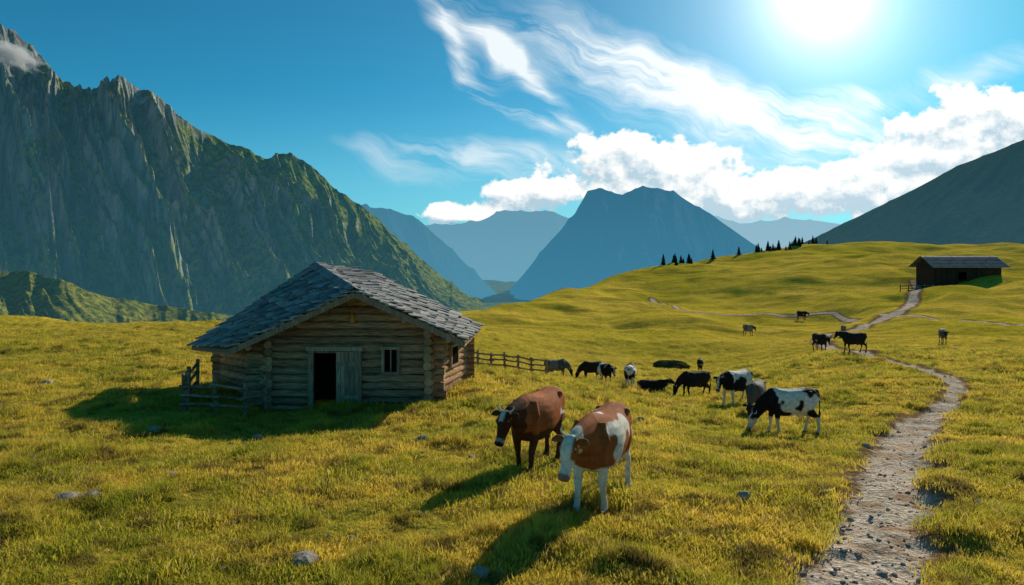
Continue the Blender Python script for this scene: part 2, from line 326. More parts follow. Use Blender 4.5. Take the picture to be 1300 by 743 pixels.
# ---------------------------------------------------------------- rocks
rockm=simple("lichen_rock",(.20,.175,.145),(.52,.47,.40),7,.9,.8,.03)
def rock_mesh(name,sub=3,seed=0):
    bm=bmesh.new(); bmesh.ops.create_icosphere(bm,subdivisions=sub,radius=1)
    for v in bm.verts:
        c=v.co; k=float(fbm(np.array([c.x*1.3+seed*7]),np.array([c.y*1.3+c.z*1.9]),3,seed)[0]); v.co=c*(1+.35*k); v.co.z*=.6
        v.co.x=max(-.85,v.co.x)
    me=bpy.data.meshes.new(name); bm.to_mesh(me); bm.free(); me.materials.append(rockm); return me
for i,(px,py,s) in enumerate([(87,638,.17),(118,632,.12),(385,716,.15),(607,733,.11),(195,549,.17),(847,684,.07),(970,574,.08),(1268,548,.10),(540,560,.14),(700,655,.06),(182,600,.08),(60,487,.18),(1245,640,.08),(300,690,.05)]):
    ob=bpy.data.objects.new("rock",rock_mesh("rock",3,i)); p=hit(px,py); ob.location=p+Vector((0,0,s*.15)); ob.scale=(s*1.2,s,s*.9); ob.rotation_euler=(0,0,random.random()*6); scene.collection.objects.link(ob)
rkc=bpy.data.collections.new("stone_library")
for i in range(4): rkc.objects.link(bpy.data.objects.new("stone_%d"%i,rock_mesh("stone",2,20+i)))
N=4200; y=5.5*np.exp(rng.random(N)*math.log(6)); u=rng.uniform(.1,.72,N); x=u*y; pmk=pathmask(x,y); k=pmk<1.15; x=x[k];y=y[k]
y2=7*np.exp(rng.random(300)*math.log(8)); x2=rng.uniform(-.75,.75,300)*y2
xa=np.r_[x,x2]; ya=np.r_[y,y2]; za=terr(xa,ya)-np.r_[np.full(len(x),.088),np.full(300,-.005)]
scatter("path_stones",np.c_[xa,ya,za],np.r_[rng.gamma(1.6,.007,len(x))+.005,(rng.gamma(2,.014,300)+.02)*(.8+y2/35)],rkc,.5)
# ---------------------------------------------------------------- wood things
class Builder:
    def __init__(s): s.V=[];s.F=[];s.M=[];s.C=[]
    def add(s,V,Fs,mi,col=1.):
        b=len(s.V); s.V+=[tuple(v) for v in V]; s.C+=[col]*len(V)
        for f in Fs: s.F.append(tuple(b+i for i in f)); s.M.append(mi)
    def log(s,a,b,r,mi=0,me=1,n=12,wob=.014,r2=None):
        a=Vector(a);b=Vector(b); T=(b-a).normalized(); up=Vector((0,0,1)) if abs(T.z)<.9 else Vector((1,0,0)); S=T.cross(up).normalized(); U=S.cross(T)
        k=max(2,int((b-a).length/.6)+1); V=[]; c=random.uniform(.6,1.25)
        r2=r2 or r
        for i in range(k+1):
            p=a+(b-a)*i/k+S*random.uniform(-wob,wob)+U*random.uniform(-wob,wob); q=(r+(r2-r)*i/k)*random.uniform(.95,1.05)
            for j in range(n):
                t=6.2832*j/n; V.append(p+S*q*math.cos(t)+U*q*math.sin(t))
        Fs=[(i*n+j,i*n+(j+1)%n,(i+1)*n+(j+1)%n,(i+1)*n+j) for i in range(k) for j in range(n)]
        s.add(V,Fs,mi,c)
        s.add(V[:n],[tuple(range(n))[::-1]],me,c); s.add(V[-n:],[tuple(range(n))],me,c)
    def box(s,c,h,R=None,mi=0,col=None):
        R=R or Matrix.Identity(3); c=Vector(c)
        V=[c+R@Vector((x*h[0],y*h[1],z*h[2])) for x in(-1,1) for y in(-1,1) for z in(-1,1)]
        s.add(V,[(0,1,3,2),(4,6,7,5),(0,4,5,1),(2,3,7,6),(0,2,6,4),(1,5,7,3)],mi,col if col else random.uniform(.7,1.2))
    def beam(s,a,b,w,h,mi=0,up=(0,0,1)):
        a=Vector(a);b=Vector(b);T=(b-a).normalized();S=T.cross(Vector(up)).normalized();U=S.cross(T)
        R=Matrix((T,S,U)).transposed(); s.box((a+b)/2,((b-a).length/2,w/2,h/2),R,mi)
    def obj(s,name,mats,parent=None,smooth=False):
        me=bpy.data.meshes.new(name); me.from_pydata([tuple(v) for v in s.V],[],s.F); me.polygons.foreach_set('material_index',s.M)
        for m in mats: me.materials.append(m)
        a=me.color_attributes.new('tone','FLOAT_COLOR','POINT'); a.data.foreach_set('color',np.array([(c,c,c,1) for c in s.C],np.float32).ravel())
        if smooth: me.polygons.foreach_set('use_smooth',[len(f)==4 for f in s.F])
        ob=bpy.data.objects.new(name,me); scene.collection.objects.link(ob)
        if parent: ob.parent=parent
        return ob
logm=simple("weathered_log",(.13,.062,.030),(.68,.43,.25),4,.85,.8,.03,(.7,1,8),attr='tone')
endm=simple("log_end",(.28,.17,.09),(.60,.40,.23),14,.85,.5,.01,attr='tone')
plankm=simple("old_plank",(.20,.135,.085),(.55,.40,.27),6,.85,.5,.01,(3,3,.5),attr='tone')
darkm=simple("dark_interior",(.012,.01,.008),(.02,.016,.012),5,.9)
slatem=simple("slate_shingle",(.11,.11,.11),(.34,.33,.30),5,.75,.7,.02,spec=.25,attr='tone')
fencem=simple("fence_wood",(.17,.105,.065),(.42,.30,.19),7,.9,.5,.01,attr='tone')
hut=bpy.data.objects.new("log_cabin",None); scene.collection.objects.link(hut)
z0=ZC-4.62
FL=Vector((-7.7,22,0));FR=Vector((-2.5,22,0));BL=Vector((-10.2,25,0));BR=Vector((-1.7,25.6,0))
rF=W(450,370,21.0);rRF=W(590,433,21.0);rLF=W(291,443,20.8);rB=W(400,337,27);rRB=W(610,415,25.8);rLB=W(243,439,25.0);rK=W(468,345,27.6)
def frontroof(x):
    return rF.z+(rLF.z-rF.z)*(rF.x-x)/(rF.x-rLF.x) if x<rF.x else rF.z+(rRF.z-rF.z)*(x-rF.x)/(rRF.x-rF.x)
B=Builder(); sp=.236; R=.120
door=(-6.23,-4.69,ZC-2.80); win=(-3.98,-3.5,ZC-3.5,ZC-2.72)
i=0
while True:
    z=z0+i*sp; i+=1
    xs=np.arange(-8.2,-1.9,.02); ok=[x for x in xs if frontroof(x)-.06>z+R]
    if len(ok)<15: break
    x0,x1=max(ok[0],-8.1-.14*random.random()),min(ok[-1],-2.15+.14*random.random())
    cuts=[]
    if z<door[2]: cuts.append((door[0],door[1]))
    if win[2]-.1<z<win[3]+.1: cuts.append((win[0],win[1]))
    cur=x0
    for c in cuts: B.log((cur,22,z),(c[0],22,z),R); cur=c[1]
    B.log((cur,22,z),(x1,22,z),R)
def sidewall(a,b,zb0,zb1,zt0,zt1,nl,ext=.34):
    d=(b-a).normalized()
    for i in range(nl):
        p=a-d*ext*random.uniform(.85,1.15); q=b+d*ext
        za=zb0+(zt0-zb0)*(i+.5)/nl; zb=zb1+(zt1-zb1)*(i+.5)/nl
        B.log((p.x,p.y,za),(q.x,q.y,zb),(zt0-zb0)/nl*.52)
sidewall(FL,BL,z0,ZC-4.75,ZC-2.5,ZC-2.75,9); sidewall(FR,BR,z0,ZC-4.5,ZC-2.15,ZC-2.5,10); sidewall(BL,BR,ZC-4.7,ZC-4.6,ZC-2.75,ZC-2.6,9)
B.obj("log_walls",[logm,endm],hut,True)
B=Builder()
x=-8.05
while x<-2.1:
    w=random.uniform(.17,.24); tp=min(frontroof(x),frontroof(x+w))-.02
    if tp>ZC-2.75: B.box((x+w/2,22.03+random.uniform(-.012,.012),(tp+ZC-2.9)/2),(w/2-.006,.015,(tp-ZC+2.9)/2))
    x+=w
B.obj("gable_boards",[plankm],hut)
B=Builder()
dx0,dx1,dz=door; zb=z0-.1
B.beam((dx0+.03,21.86,zb),(dx0+.03,21.86,dz),.16,.13,0,(0,1,0)); B.beam((dx1-.03,21.86,zb),(dx1-.03,21.86,dz),.16,.13,0,(0,1,0)); B.beam((dx0-.1,21.855,dz+.06),(dx1+.1,21.855,dz+.06),.17,.13)
lx=-5.42
for k in range(5): B.box((lx+.07+k*.135,21.84,(zb+dz)/2),(.062,.022,(dz-zb)/2-.03))
B.box((lx+.34,21.80,dz-.4),(.33,.015,.05)); B.box((lx+.34,21.80,zb+.5),(.33,.015,.05))
x0,x1,w0,w1=win
for zz in(w0,w1): B.box(((x0+x1)/2,21.85,zz),((x1-x0)/2+.07,.06,.045))
for xx in(x0,x1): B.box((xx,21.852,(w0+w1)/2),(.045,.058,(w1-w0)/2-.046))
B.box(((x0+x1)/2,21.87,(w0+w1)/2),(.018,.02,(w1-w0)/2-.05))
B.obj("door_and_window_frames",[plankm],hut)
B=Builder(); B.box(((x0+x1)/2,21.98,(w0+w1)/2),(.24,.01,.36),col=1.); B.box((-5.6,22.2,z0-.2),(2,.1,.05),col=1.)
B.box((-5.45,23.2,ZC-3.6),(1.6,.03,1.2),col=1.)  # near-black sheet behind the doorway, its colour painting the interior's shade
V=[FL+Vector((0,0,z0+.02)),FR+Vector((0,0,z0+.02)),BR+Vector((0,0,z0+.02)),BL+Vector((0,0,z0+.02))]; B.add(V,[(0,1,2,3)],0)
B.obj("floor_pane_and_shade_panel",[darkm],hut)
B=Builder(); d_=(BR-FR).normalized(); nr=Vector((d_.y,-d_.x,0)); Rm=Matrix((d_,nr,Vector((0,0,1)))).transposed()
pc=FR+d_*1.9+nr*.15+Vector((0,0,ZC-3.2))
B.box(pc,(.36,.02,.30),Rm,1,1.)
for s_ in(-1,1): B.box(pc+d_*.38*s_,(.04,.045,.36),Rm,0); B.box(pc+Vector((0,0,.33*s_)),(.34,.043,.04),Rm,0)
B.obj("side_window",[plankm,darkm],hut)
def lerp(a,b,t): return a+(b-a)*t
def Lp(s,t): 
    return lerp(lerp(rF,rLF,t),lerp(rB,rLB,t),s)
def Rp(s,t):
    bk=lerp(rB,rK,t/.28) if t<.28 else lerp(rK,rRB,(t-.28)/.72)
    return lerp(lerp(rF,rRF,t),bk,s)
B=Builder()
for fn,sg in((Lp,1),(Rp,-1)):
    NS,NT=16,16; V=[];Fs=[]
    for i in range(NS+1):
        for j in range(NT+1):
            V.append(fn(i/NS,j/NT)-Vector((0,0,.03)))
    n0=len(V); V+=[v-Vector((0,0,.10)) for v in V]
    for i in range(NS):
        for j in range(NT):
            a=i*(NT+1)+j; Fs.append((a,a+1,a+NT+2,a+NT+1)); Fs.append((n0+a,n0+a+NT+1,n0+a+NT+2,n0+a+1))
    for i in range(NS):
        for j in(0,NT): a=i*(NT+1)+j; Fs.append((a,a+NT+1,n0+a+NT+1,n0+a))
    for j in range(NT):
        for i in(0,NS): a=i*(NT+1)+j; Fs.append((a,a+1,n0+a+1,n0+a))
    B.add(V,Fs,1,.6)
    rows=14
    for r in range(rows):
        L=(fn(0,(r+.5)/rows)-fn(1,(r+.5)/rows)).length; cols=int(L/.34); off=random.random()*.5
        for c in range(-1,cols+1):
            s0=(c+off+random.uniform(-.08,.08))/cols; s1=s0+.96/cols*random.uniform(.9,1.02)
            s0=max(s0,-.015); s1=min(s1,1.01)
            if s1-s0<.2/cols: continue
            t0=max(r/rows-.012,0); t1=min((r+1.22+random.uniform(-.16,.18))/rows,1.035)
            A0,A1,A2,A3=fn(s0,t0),fn(s1,t0),fn(s1,t1),fn(s0,t1)
            nrm=(A1-A0).cross(A3-A0).normalized(); nrm=nrm if nrm.z>0 else -nrm
            hi=.07+random.uniform(-.02,.05)
            P0=[A0,A1,A2+nrm*hi,A3+nrm*(hi+random.uniform(-.02,.02))]; P1=[p+nrm*.04 for p in P0]
            B.add(P0+P1,[(0,1,2,3),(4,7,6,5),(0,4,5,1),(1,5,6,2),(2,6,7,3),(3,7,4,0)],0,random.uniform(.4,1.6))
for k in range(22):
    s=k/22
    for sd,fn in((-1,Lp),(1,Rp)):
        a=fn(s,0.0);b=fn(min(s+1.15/22,1),0.0);c=fn(min(s+1.15/22,1),.055);d=fn(s,.055); u=Vector((0,0,.09+.03*random.random()))
        P0=[a+u,b+u,c+u,d+u]; P1=[v+Vector((0,0,.03)) for v in P0]
        B.add(P0+P1,[(0,1,2,3),(4,7,6,5),(0,4,5,1),(1,5,6,2),(2,6,7,3),(3,7,4,0)],0,random.uniform(.6,1.3))
B.obj("slate_roof",[slatem,plankm],hut)
B=Builder()
o1=Vector((0,-.04,-.10))
B.beam(rLF+o1,rF+o1+Vector((.02,0,0)),.05,.17); B.beam(rF+o1+Vector((.03,0,0)),rRF+o1,.052,.17)
for fn,ee in((Lp,.99),(Rp,.99)):
    a=fn(0,ee)-Vector((0,0,.14)); b=fn(1,ee)-Vector((0,0,.14)); B.beam(a,b,.06,.10)
for t in(0.0,.45,.85):
    for fn in(Lp,Rp):
        a=fn(0.01,t)-Vector((0,0,.23)); b=fn(.3,t)-Vector((0,0,.23)); B.log(a,b,.075)
B.obj("barge_boards",[plankm,endm],hut)
B=Builder(); B.log((-4.92,21.80,ZC-1.72),(-4.92,21.80,ZC-1.95),.07); B.log((-4.92,21.80,ZC-1.66),(-4.92,21.80,ZC-1.72),.03,r2=.09); B.log((-4.92,21.8,ZC-1.5),(-4.92,21.8,ZC-1.66),.012)
brass=simple("old_brass",(.55,.22,.04),(.7,.33,.06),9,.4,.2); B.obj("door_lantern",[brass,brass],hut)
def fence(name,pts,ph,rails,pr=.055,rr_=.035,lean=.03):
    B=Builder()
    for p in pts: B.log(p-Vector((0,0,.2)),p+Vector((random.uniform(-lean,lean),random.uniform(-lean,lean),ph*random.uniform(.92,1.1))),pr,0,0,8,.006)
    for a,b in zip(pts[:-1],pts[1:]):
        for r in rails:
            d=(b-a).normalized()*.12; o=Vector((0,-pr-.01,0))
            B.log(a-d+o+Vector((0,0,ph*r+random.uniform(-.04,.04))),b+d+o+Vector((0,0,ph*r+random.uniform(-.04,.04))),rr_,0,0,8,.01)
    return B.obj(name,[fencem],None,True)
def G(x,y): return Vector((x,y,gz(x,y)))
fence("log_fence",[G(-9.05,19.6),G(-8.35,19.95),G(-7.7,20.4),G(-7.45,21.4)],1.0,(.25,.5,.78),.06,.045)
fence("log_fence",[G(-9.05,19.75),G(-9.7,21.3),G(-10.3,23.2)],1.05,(.3,.55,.82),.06,.045)
y_=36; fence("pasture_fence",[G((px-650)/F*y_,y_) for px in (590,607,624,641,658,675,693)],.95,(.35,.62,.88),.06,.04)
fh=bpy.data.objects.new("mountain_barn",None); scene.collection.objects.link(fh)
c=hit(1229,357,90); bx,by=c.x,c.y; bz=min(gz(bx-6,by),gz(bx+6,by),gz(bx,by))-.2
darkw=simple("dark_barn_wood",(.03,.02,.014),(.085,.055,.038),3,.9,.4,.02,(4,4,.6),attr='tone')
B=Builder(); s=by/F
hw=42*s; top=ZC-(338-HZ)*s; bot=bz
for k in range(40):
    x=bx-hw+(k+.5)*2*hw/40
    if 14<=k<=18: 
        B.box((x,by,(bot+top)/2+ (top-bot)*.38),(hw/40-.01,.08,(top-bot)*.12)); continue
    B.box((x,by+random.uniform(-.02,.02),(bot+top)/2),(hw/40-.01,.08,(top-bot)/2))
for sx in(-1,1): B.box((bx+sx*hw,by+3.1,(bot+top)/2),(.1,3,(top-bot)/2)); B.add([Vector((bx+sx*hw,by,top)),Vector((bx+sx*hw,by+6.2,top)),Vector((bx+sx*hw,by+3.1,top+2.0))],[(0,1,2)],0,1.)
B.box((bx,by+6.2,(bot+top)/2),(hw-.11,.08,(top-bot)/2)); B.obj("plank_walls",[darkw],fh)
B=Builder(); rt=ZC-(325.5-HZ)*(by+3.1)/F; ev=ZC-(340-HZ)*s
for sgn,ye in((-1,by-1.1),(1,by+7.3)):
    for r in range(8):
        for q in range(24):
            t0,t1=r/8,(r+1.12)/8; ym=by+3.1; xx0=bx-hw-1.0+q*(2*hw+2.2)/24; xx1=xx0+(2*hw+2.2)/24-.03
            f=lambda t:(ym+(ye-ym)*t, rt+(ev-rt)*t)
            y0,za=f(t0); y1,zb_=f(min(t1,1.02)); lift=.06
            P0=[Vector((xx0,y0,za)),Vector((xx1,y0,za)),Vector((xx1,y1,zb_+lift)),Vector((xx0,y1,zb_+lift))]; P1=[v+Vector((0,0,.07)) for v in P0]
            B.add(P0+P1,[(0,1,2,3),(4,7,6,5),(0,4,5,1),(1,5,6,2),(2,6,7,3),(3,7,4,0)],0,random.uniform(.55,1.0))
B.obj("shingle_roof",[slatem],fh)
fence("barn_fence",[G(bx+dx,by-4) for dx in (-15,-13.5,-12,-10.5,-9,-7.7)],1.2,(.4,.8),.09,.07)
# ---------------------------------------------------------------- pines (distant mass)
pinem=simple("pine_needles",(.012,.028,.014),(.035,.06,.025),3,.9,.5,.1,attr='tone')
def pines(name,lst):
    B=Builder()
    for (x,y,h) in lst:
        z=gz(x,y)-.2; B.log((x,y,z),(x,y,z+h*.9),h*.03,1,1,6,.01,h*.006)
        L=8
        for l in range(L):
            zb=z+h*(.12+.80*l/L); r=h*.24*(1-l/L)**.8*random.uniform(.8,1.15)+.05; zt=zb+h*.2; n=11
            V=[(x,y,min(zt,z+h))]
            for j in range(n*2):
                a=3.14159*j/n+random.uniform(-.1,.1); q=r*(random.uniform(.85,1.2) if j%2 else random.uniform(.4,.6)); V.append((x+q*math.cos(a),y+q*math.sin(a),zb-(0.04*h if j%2 else 0)))
            B.add(V,[(0,1+j,1+(j+1)%(2*n)) for j in range(2*n)],0,random.uniform(.6,1.3))
    return B.obj(name,[pinem,logm])
lst=[]
for px in np.r_[rng.uniform(958,1038,30),rng.uniform(962,1000,8),rng.uniform(842,878,12),[938,905,1050]]:
    d=float(Dcrest(np.array([(px-650)/F]))[0])*rng.uniform(.97,1.02); hh=rng.uniform(1.3,3.4)
    lst.append(((px-650)/F*d,d,hh))
pines("pine_tree_row",lst)
p=hit(852,466,20)
shr=simple("dark_shrub",(.03,.04,.015),(.10,.10,.04),4,.95,.8,.1)
me=rock_mesh("rocky_knoll",4,91); me.materials.clear(); me.materials.append(shr); ob=bpy.data.objects.new("rocky_knoll",me); ob.location=p; ob.scale=(1.7,1.2,.95); scene.collection.objects.link(ob)
# ---------------------------------------------------------------- cows
def loft(V,Fs,pts,rads,up,n=16,sq=2.0):
    b=len(V); k=len(pts); P=[Vector(p) for p in pts]; U0=Vector(up)
    for i in range(k):
        T=(P[min(i+1,k-1)]-P[max(i-1,0)]).normalized(); S=T.cross(U0).normalized(); U=S.cross(T)
        for j in range(n):
            t=2*math.pi*j/n; c,s=math.cos(t),math.sin(t)
            c=math.copysign(abs(c)**(2/sq),c); s=math.copysign(abs(s)**(2/sq),s)
            V.append(P[i]+S*c*rads[i][0]+U*s*rads[i][1])
    for i in range(k-1):
        for j in range(n):
            Fs.append((b+i*n+j,b+i*n+(j+1)%n,b+(i+1)*n+(j+1)%n,b+(i+1)*n+j))
    Fs.append(tuple(b+j for j in range(n))[::-1]); Fs.append(tuple(b+(k-1)*n+j for j in range(n)))
def smoothpath(pts,rads,m=4):
    P=[np.array(list(p)+list(r)) for p,r in zip(pts,rads)]; out=[]
    for i in range(len(P)-1):
        p0=P[max(i-1,0)];p1=P[i];p2=P[i+1];p3=P[min(i+2,len(P)-1)]
        for j in range(m):
            t=j/m; out.append(.5*((2*p1)+(-p0+p2)*t+(2*p0-5*p1+4*p2-p3)*t*t+(-p0+3*p1-3*p2+p3)*t**3))
    out.append(P[-1]); return [tuple(o[:3]) for o in out],[(max(o[3],.004),max(o[4],.004)) for o in out]
cowm,nt,o=newmat("cow_hide"); nb=NB(nt)
at=nb.n('ShaderNodeAttribute'); at.attribute_name='hide'; tc=nb.n('ShaderNodeTexCoord').outputs['Object']
nn=nb.noise(tc,9,6,.7); fur=nb.noise(nb.map(tc,(2,3,1)),60,3,.6)
col=nb.mix(1.,at.outputs['Color'],nb.mix(nb.mr(nn,.3,.7),(.60,.53,.46),(1.12,1.1,1.06)),'MULTIPLY')
x=nb.n('ShaderNodeBsdfPrincipled'); nb.put(x.inputs['Base Color'],col); x.inputs['Roughness'].default_value=.75; x.inputs['Specular IOR Level'].default_value=.06
nt.links.new(nb.bump(nb.m('ADD',nb.m('MULTIPLY',nn,1.),nb.m('MULTIPLY',fur,.6)),.6,.02),x.inputs['Normal']); nt.links.new(x.outputs[0],o.inputs[0])
eyem=simple("cow_eye",(.01,.008,.006),(.015,.01,.008),3,.15,.0,spec=.6)
hornm=simple("cow_horn",(.45,.40,.30),(.25,.2,.14),6,.5,.2)
def cow(name,loc,heading,pose='stand',style='wb',scale=1.,yaw=0.,pitch=None,steps=(0,0,0,0),seed=0,vox=.022):
    V=[];Fs=[]
    low=-.62 if pose=='lie' else 0
    T=[(-.86,1.16,.07,.09),(-.82,1.13,.17,.18),(-.72,1.10,.24,.25),(-.52,1.06,.27,.29),(-.25,.98,.325,.36),(.05,.93,.35,.395),(.28,.945,.325,.40),(.48,.985,.265,.38),(.62,1.01,.21,.33),(.74,1.03,.14,.23)]
    p,r=smoothpath([(a,0,b+low) for a,b,c,d in T],[(c,d) for a,b,c,d in T],3); loft(V,Fs,p,r,(0,0,1),22,2.25)
    loft(V,Fs,[(-.80,0,1.27+low),(-.5,0,1.325+low),(-.1,0,1.30+low),(.30,0,1.29+low),(.48,0,1.33+low),(.66,0,1.29+low)],[(.05,.04),(.06,.04),(.05,.04),(.06,.06),(.08,.07),(.06,.07)],(0,0,1),12)
    for s in(-1,1):
        loft(V,Fs,[(-.60,s*.14,1.25+low),(-.52,s*.22,1.245+low),(-.44,s*.20,1.20+low)],[(.04,.04),(.055,.05),(.04,.04)],(0,0,1),10)
        loft(V,Fs,[(-.84,s*.10,1.17+low),(-.79,s*.12,1.16+low)],[(.04,.05),(.05,.06)],(0,0,1),10)
        loft(V,Fs,[(.50,s*.12,1.26+low),(.56,s*.20,1.05+low),(.60,s*.19,.90+low)],[(.10,.07),(.10,.09),(.07,.06)],(1,0,0),12)
    if pose=='graze': npts=[(.55,0,1.06),(.82,0,.92),(1.0,0,.72),(1.10,0,.55)]; hp=-72
    elif pose=='low': npts=[(.55,0,1.10),(.80,0,1.12),(.99,0,1.13),(1.11,0,1.12)]; hp=-60
    elif pose=='lie': npts=[(.55,0,1.10+low),(.80,0,1.18+low),(.95,0,1.28+low),(1.03,0,1.36+low)]; hp=-25
    else: npts=[(.55,0,1.12),(.82,0,1.20),(1.02,0,1.29),(1.14,0,1.33)]; hp=-50
    if pitch is not None: hp=pitch
    ya=math.radians(yaw); piv=Vector(npts[0])
    def tw(pt,f):
        v=Vector(pt)-piv; a=ya*f; return (piv.x+v.x*math.cos(a)-v.y*math.sin(a), piv.y+v.x*math.sin(a)+v.y*math.cos(a), pt[2])
    npts=[tw(pt,f*.6) for pt,f in zip(npts,(0,.4,.8,1))]
    p,r=smoothpath(npts,[(.17,.30),(.13,.24),(.105,.175),(.09,.13)],4); loft(V,Fs,p,r,(0,0,1),16)
    poll=Vector(npts[-1]); a=math.radians(hp)
    hd=Vector((math.cos(a)*math.cos(ya),math.cos(a)*math.sin(ya),math.sin(a))); side=Vector((-math.sin(ya),math.cos(ya),0)); hu=side.cross(hd)*-1
    if hu.x*math.cos(ya)+hu.y*math.sin(ya)<0 and hp<0: hu=-hu
    base=poll-hd*.02+hu*.03
    def H(l,sd,u_): return base+hd*l+side*sd+hu*u_
    HR=[(-.055,-.01,.06,.06),(-.02,.0,.098,.095),(.05,.0,.114,.118),(.13,-.012,.114,.125),(.20,-.028,.098,.112),(.29,-.036,.078,.09),(.37,-.038,.070,.076),(.43,-.038,.078,.072),(.475,-.038,.080,.066),(.50,-.038,.064,.048),(.51,-.038,.03,.025)]
    p,r=smoothpath([tuple(H(l,0,u_)) for l,u_,_,_ in HR],[(c,d) for _,_,c,d in HR],3); loft(V,Fs,p,r,tuple(hu),18,2.35)
    loft(V,Fs,[tuple(H(.05,0,-.10)),tuple(H(.15,0,-.12)),tuple(H(.28,0,-.105)),tuple(H(.42,0,-.085))],[(.075,.05),(.07,.05),(.045,.03),(.045,.03)],tuple(hu),12)
    for s in(-1,1):
        loft(V,Fs,[tuple(H(.08,s*.07,.065)),tuple(H(.125,s*.098,.058)),tuple(H(.17,s*.085,.04))],[(.028,.028),(.034,.03),(.02,.02)],tuple(hu),8)
    if pose=='lie':
        for s in(-1,1):
            loft(V,Fs,[(.5,s*.2,.35),(.75,s*.24,.14),(.55,s*.27,.07),(.35,s*.26,.06)],[(.12,.1),(.07,.07),(.05,.05),(.05,.05)],(0,1,0),12)
            loft(V,Fs,[(-.55,s*.25,.38),(-.25,s*.36,.18),(-.55,s*.40,.08),(-.3,s*.42,.06)],[(.2,.14),(.12,.1),(.06,.05),(.05,.05)],(0,1,0),12)
    else:
        lg=1.14
        for k,s in enumerate((-1,1)):
            dx=steps[k]; q=.155
            pts=[(.50,s*.13,1.02),(.47,s*.175,.80),(.49+.15*dx,s*.17,.63),(.515+.45*dx,s*q,.44),(.515+.52*dx,s*q,.39),(.505+.68*dx,s*q,.27),(.51+.95*dx,s*q,.125),(.54+1.*dx,s*q,.06),(.56+1.*dx,s*q,.0)]
            rd=[(.08,.17),(.075,.13),(.062,.085),(.050,.056),(.044,.048),(.035,.040),(.042,.047),(.045,.055),(.052,.068)]
            p,r=smoothpath(pts,[(a_*lg,b_*lg) for a_,b_ in rd],3); loft(V,Fs,p,r,(1,0,0),12)
            dx=steps[k+2]
            pts=[(-.58,s*.12,1.08),(-.50,s*.18,.88),(-.48+.12*dx,s*.175,.72),(-.62+.34*dx,s*.16,.58),(-.735+.5*dx,s*.155,.485),(-.735+.6*dx,s*.155,.42),(-.705+.75*dx,s*.155,.28),(-.69+.95*dx,s*.155,.13),(-.65+1.*dx,s*.155,.06),(-.63+1.*dx,s*.155,.0)]
            rd=[(.10,.22),(.10,.195),(.082,.145),(.052,.085),(.042,.060),(.038,.048),(.034,.042),(.041,.046),(.045,.055),(.052,.066)]
            p,r=smoothpath(pts,[(a_*lg,b_*lg) for a_,b_ in rd],3); loft(V,Fs,p,r,(1,0,0),12)
        loft(V,Fs,[(-.50,0,.70),(-.38,0,.61),(-.24,0,.60),(-.12,0,.66)],[(.08,.08),(.13,.11),(.12,.10),(.06,.05)],(0,0,1),12)
        for s in (-1,1):
            for xx in(-.38,-.26): loft(V,Fs,[(xx,s*.06,.56),(xx,s*.065,.46)],[(.022,.022),(.016,.016)],(1,0,0),8)
    tl=[(-.82,0,1.28+low),(-.90,0,1.21+low),(-.925,0.01,.98+low*.7),(-.92,.02,.72+low*.8),(-.915,.03,.58+low*.8),(-.91,.03,.38+low*.55)]
    p,r=smoothpath(tl,[(.035,.035),(.03,.03),(.022,.022),(.02,.02),(.038,.038),(.012,.012)],3); loft(V,Fs,p,r,(1,0,0),10)
    me=bpy.data.meshes.new("tmp"); me.from_pydata([tuple(v) for v in V],[],Fs)
    bm=bmesh.new(); bm.from_mesh(me); bmesh.ops.recalc_face_normals(bm,faces=bm.faces); bm.to_mesh(me); bm.free()
    tmp=bpy.data.objects.new("tmp",me); scene.collection.objects.link(tmp)
    rm=tmp.modifiers.new('r','REMESH'); rm.mode='VOXEL'; rm.voxel_size=vox
    smo=tmp.modifiers.new('s','SMOOTH'); smo.factor=.5; smo.iterations=3
    dg=bpy.context.evaluated_depsgraph_get(); dg.update(); bodym=bpy.data.meshes.new_from_object(tmp.evaluated_get(dg)); bpy.data.objects.remove(tmp)
    nv=len(bodym.vertices); co=np.empty(nv*3); bodym.vertices.foreach_get('co',co); co=co.reshape(-1,3)
    x,y,z=co.T; hl=(co-np.array(base))@np.array(hd); hs=np.abs((co-np.array(base))@np.array(side)); hup=(co-np.array(base))@np.array(hu)
    ishead=(hl>-.06)&(np.linalg.norm(co-np.array(base)-np.outer(hl,np.array(hd)),axis=1)<.24)&(x>.85)
    n3=vn(x*2.3+seed*3.1,y*1.7+seed,z*2.3+5,seed)*.7+vn(x*6+seed,y*5,z*6,seed+3)*.3
    n4=vn(x*9,y*9,z*9,seed+9)
    Wt=np.array([.88,.82,.72]); Bk=np.array([.020,.017,.016]); Br=np.array([.38,.115,.034]); Db=np.array([.10,.040,.020])
    C=np.tile(Wt,(nv,1))
    def put(mask,c): C[mask]=c
    if style=='white_brown':
        k=(n3>.47)&(z>.62+.1*n4)&(x<.98); put(k,Br)
        k2=ishead&(hs>.065+.02*n4)&(hl<.24); put(k2,Br); put((z<.55),Wt*.9); put((x<-.6)&(z<1.0),Wt)
    elif style=='brown':
        put(z>-1,Br); dark=(x>.66+.12*n4)|(z<.72+.1*n4); put(dark,Db)
        put((x>-.1)&(z>1.27+.05*n4)&(x<.3),Br*1.5); put((n3>.60)&(x<-.35)&(z>.9),Wt); put(ishead,Db*.8)
        put(ishead&(hs<.035+.02*n4)&(hl<.14)&(hup>.05),Wt*.8)
    elif style=='black_white':
        put(n3>.49,Bk); put((x>.55)&(z>.7),Bk); put((z<.5),Wt*.9); put(ishead&(hs<.04)&(hup>.02),Wt*.8)
    elif style=='black':
        put(z>-1,Bk*1.4); put((z<.3),Bk*2); put((n3>.7)&(z<.9),Wt*.6)
    elif style=='grey':
        put(z>-1,Wt*.30); put((n3>.5),Wt*.14); put(ishead,Bk*2)
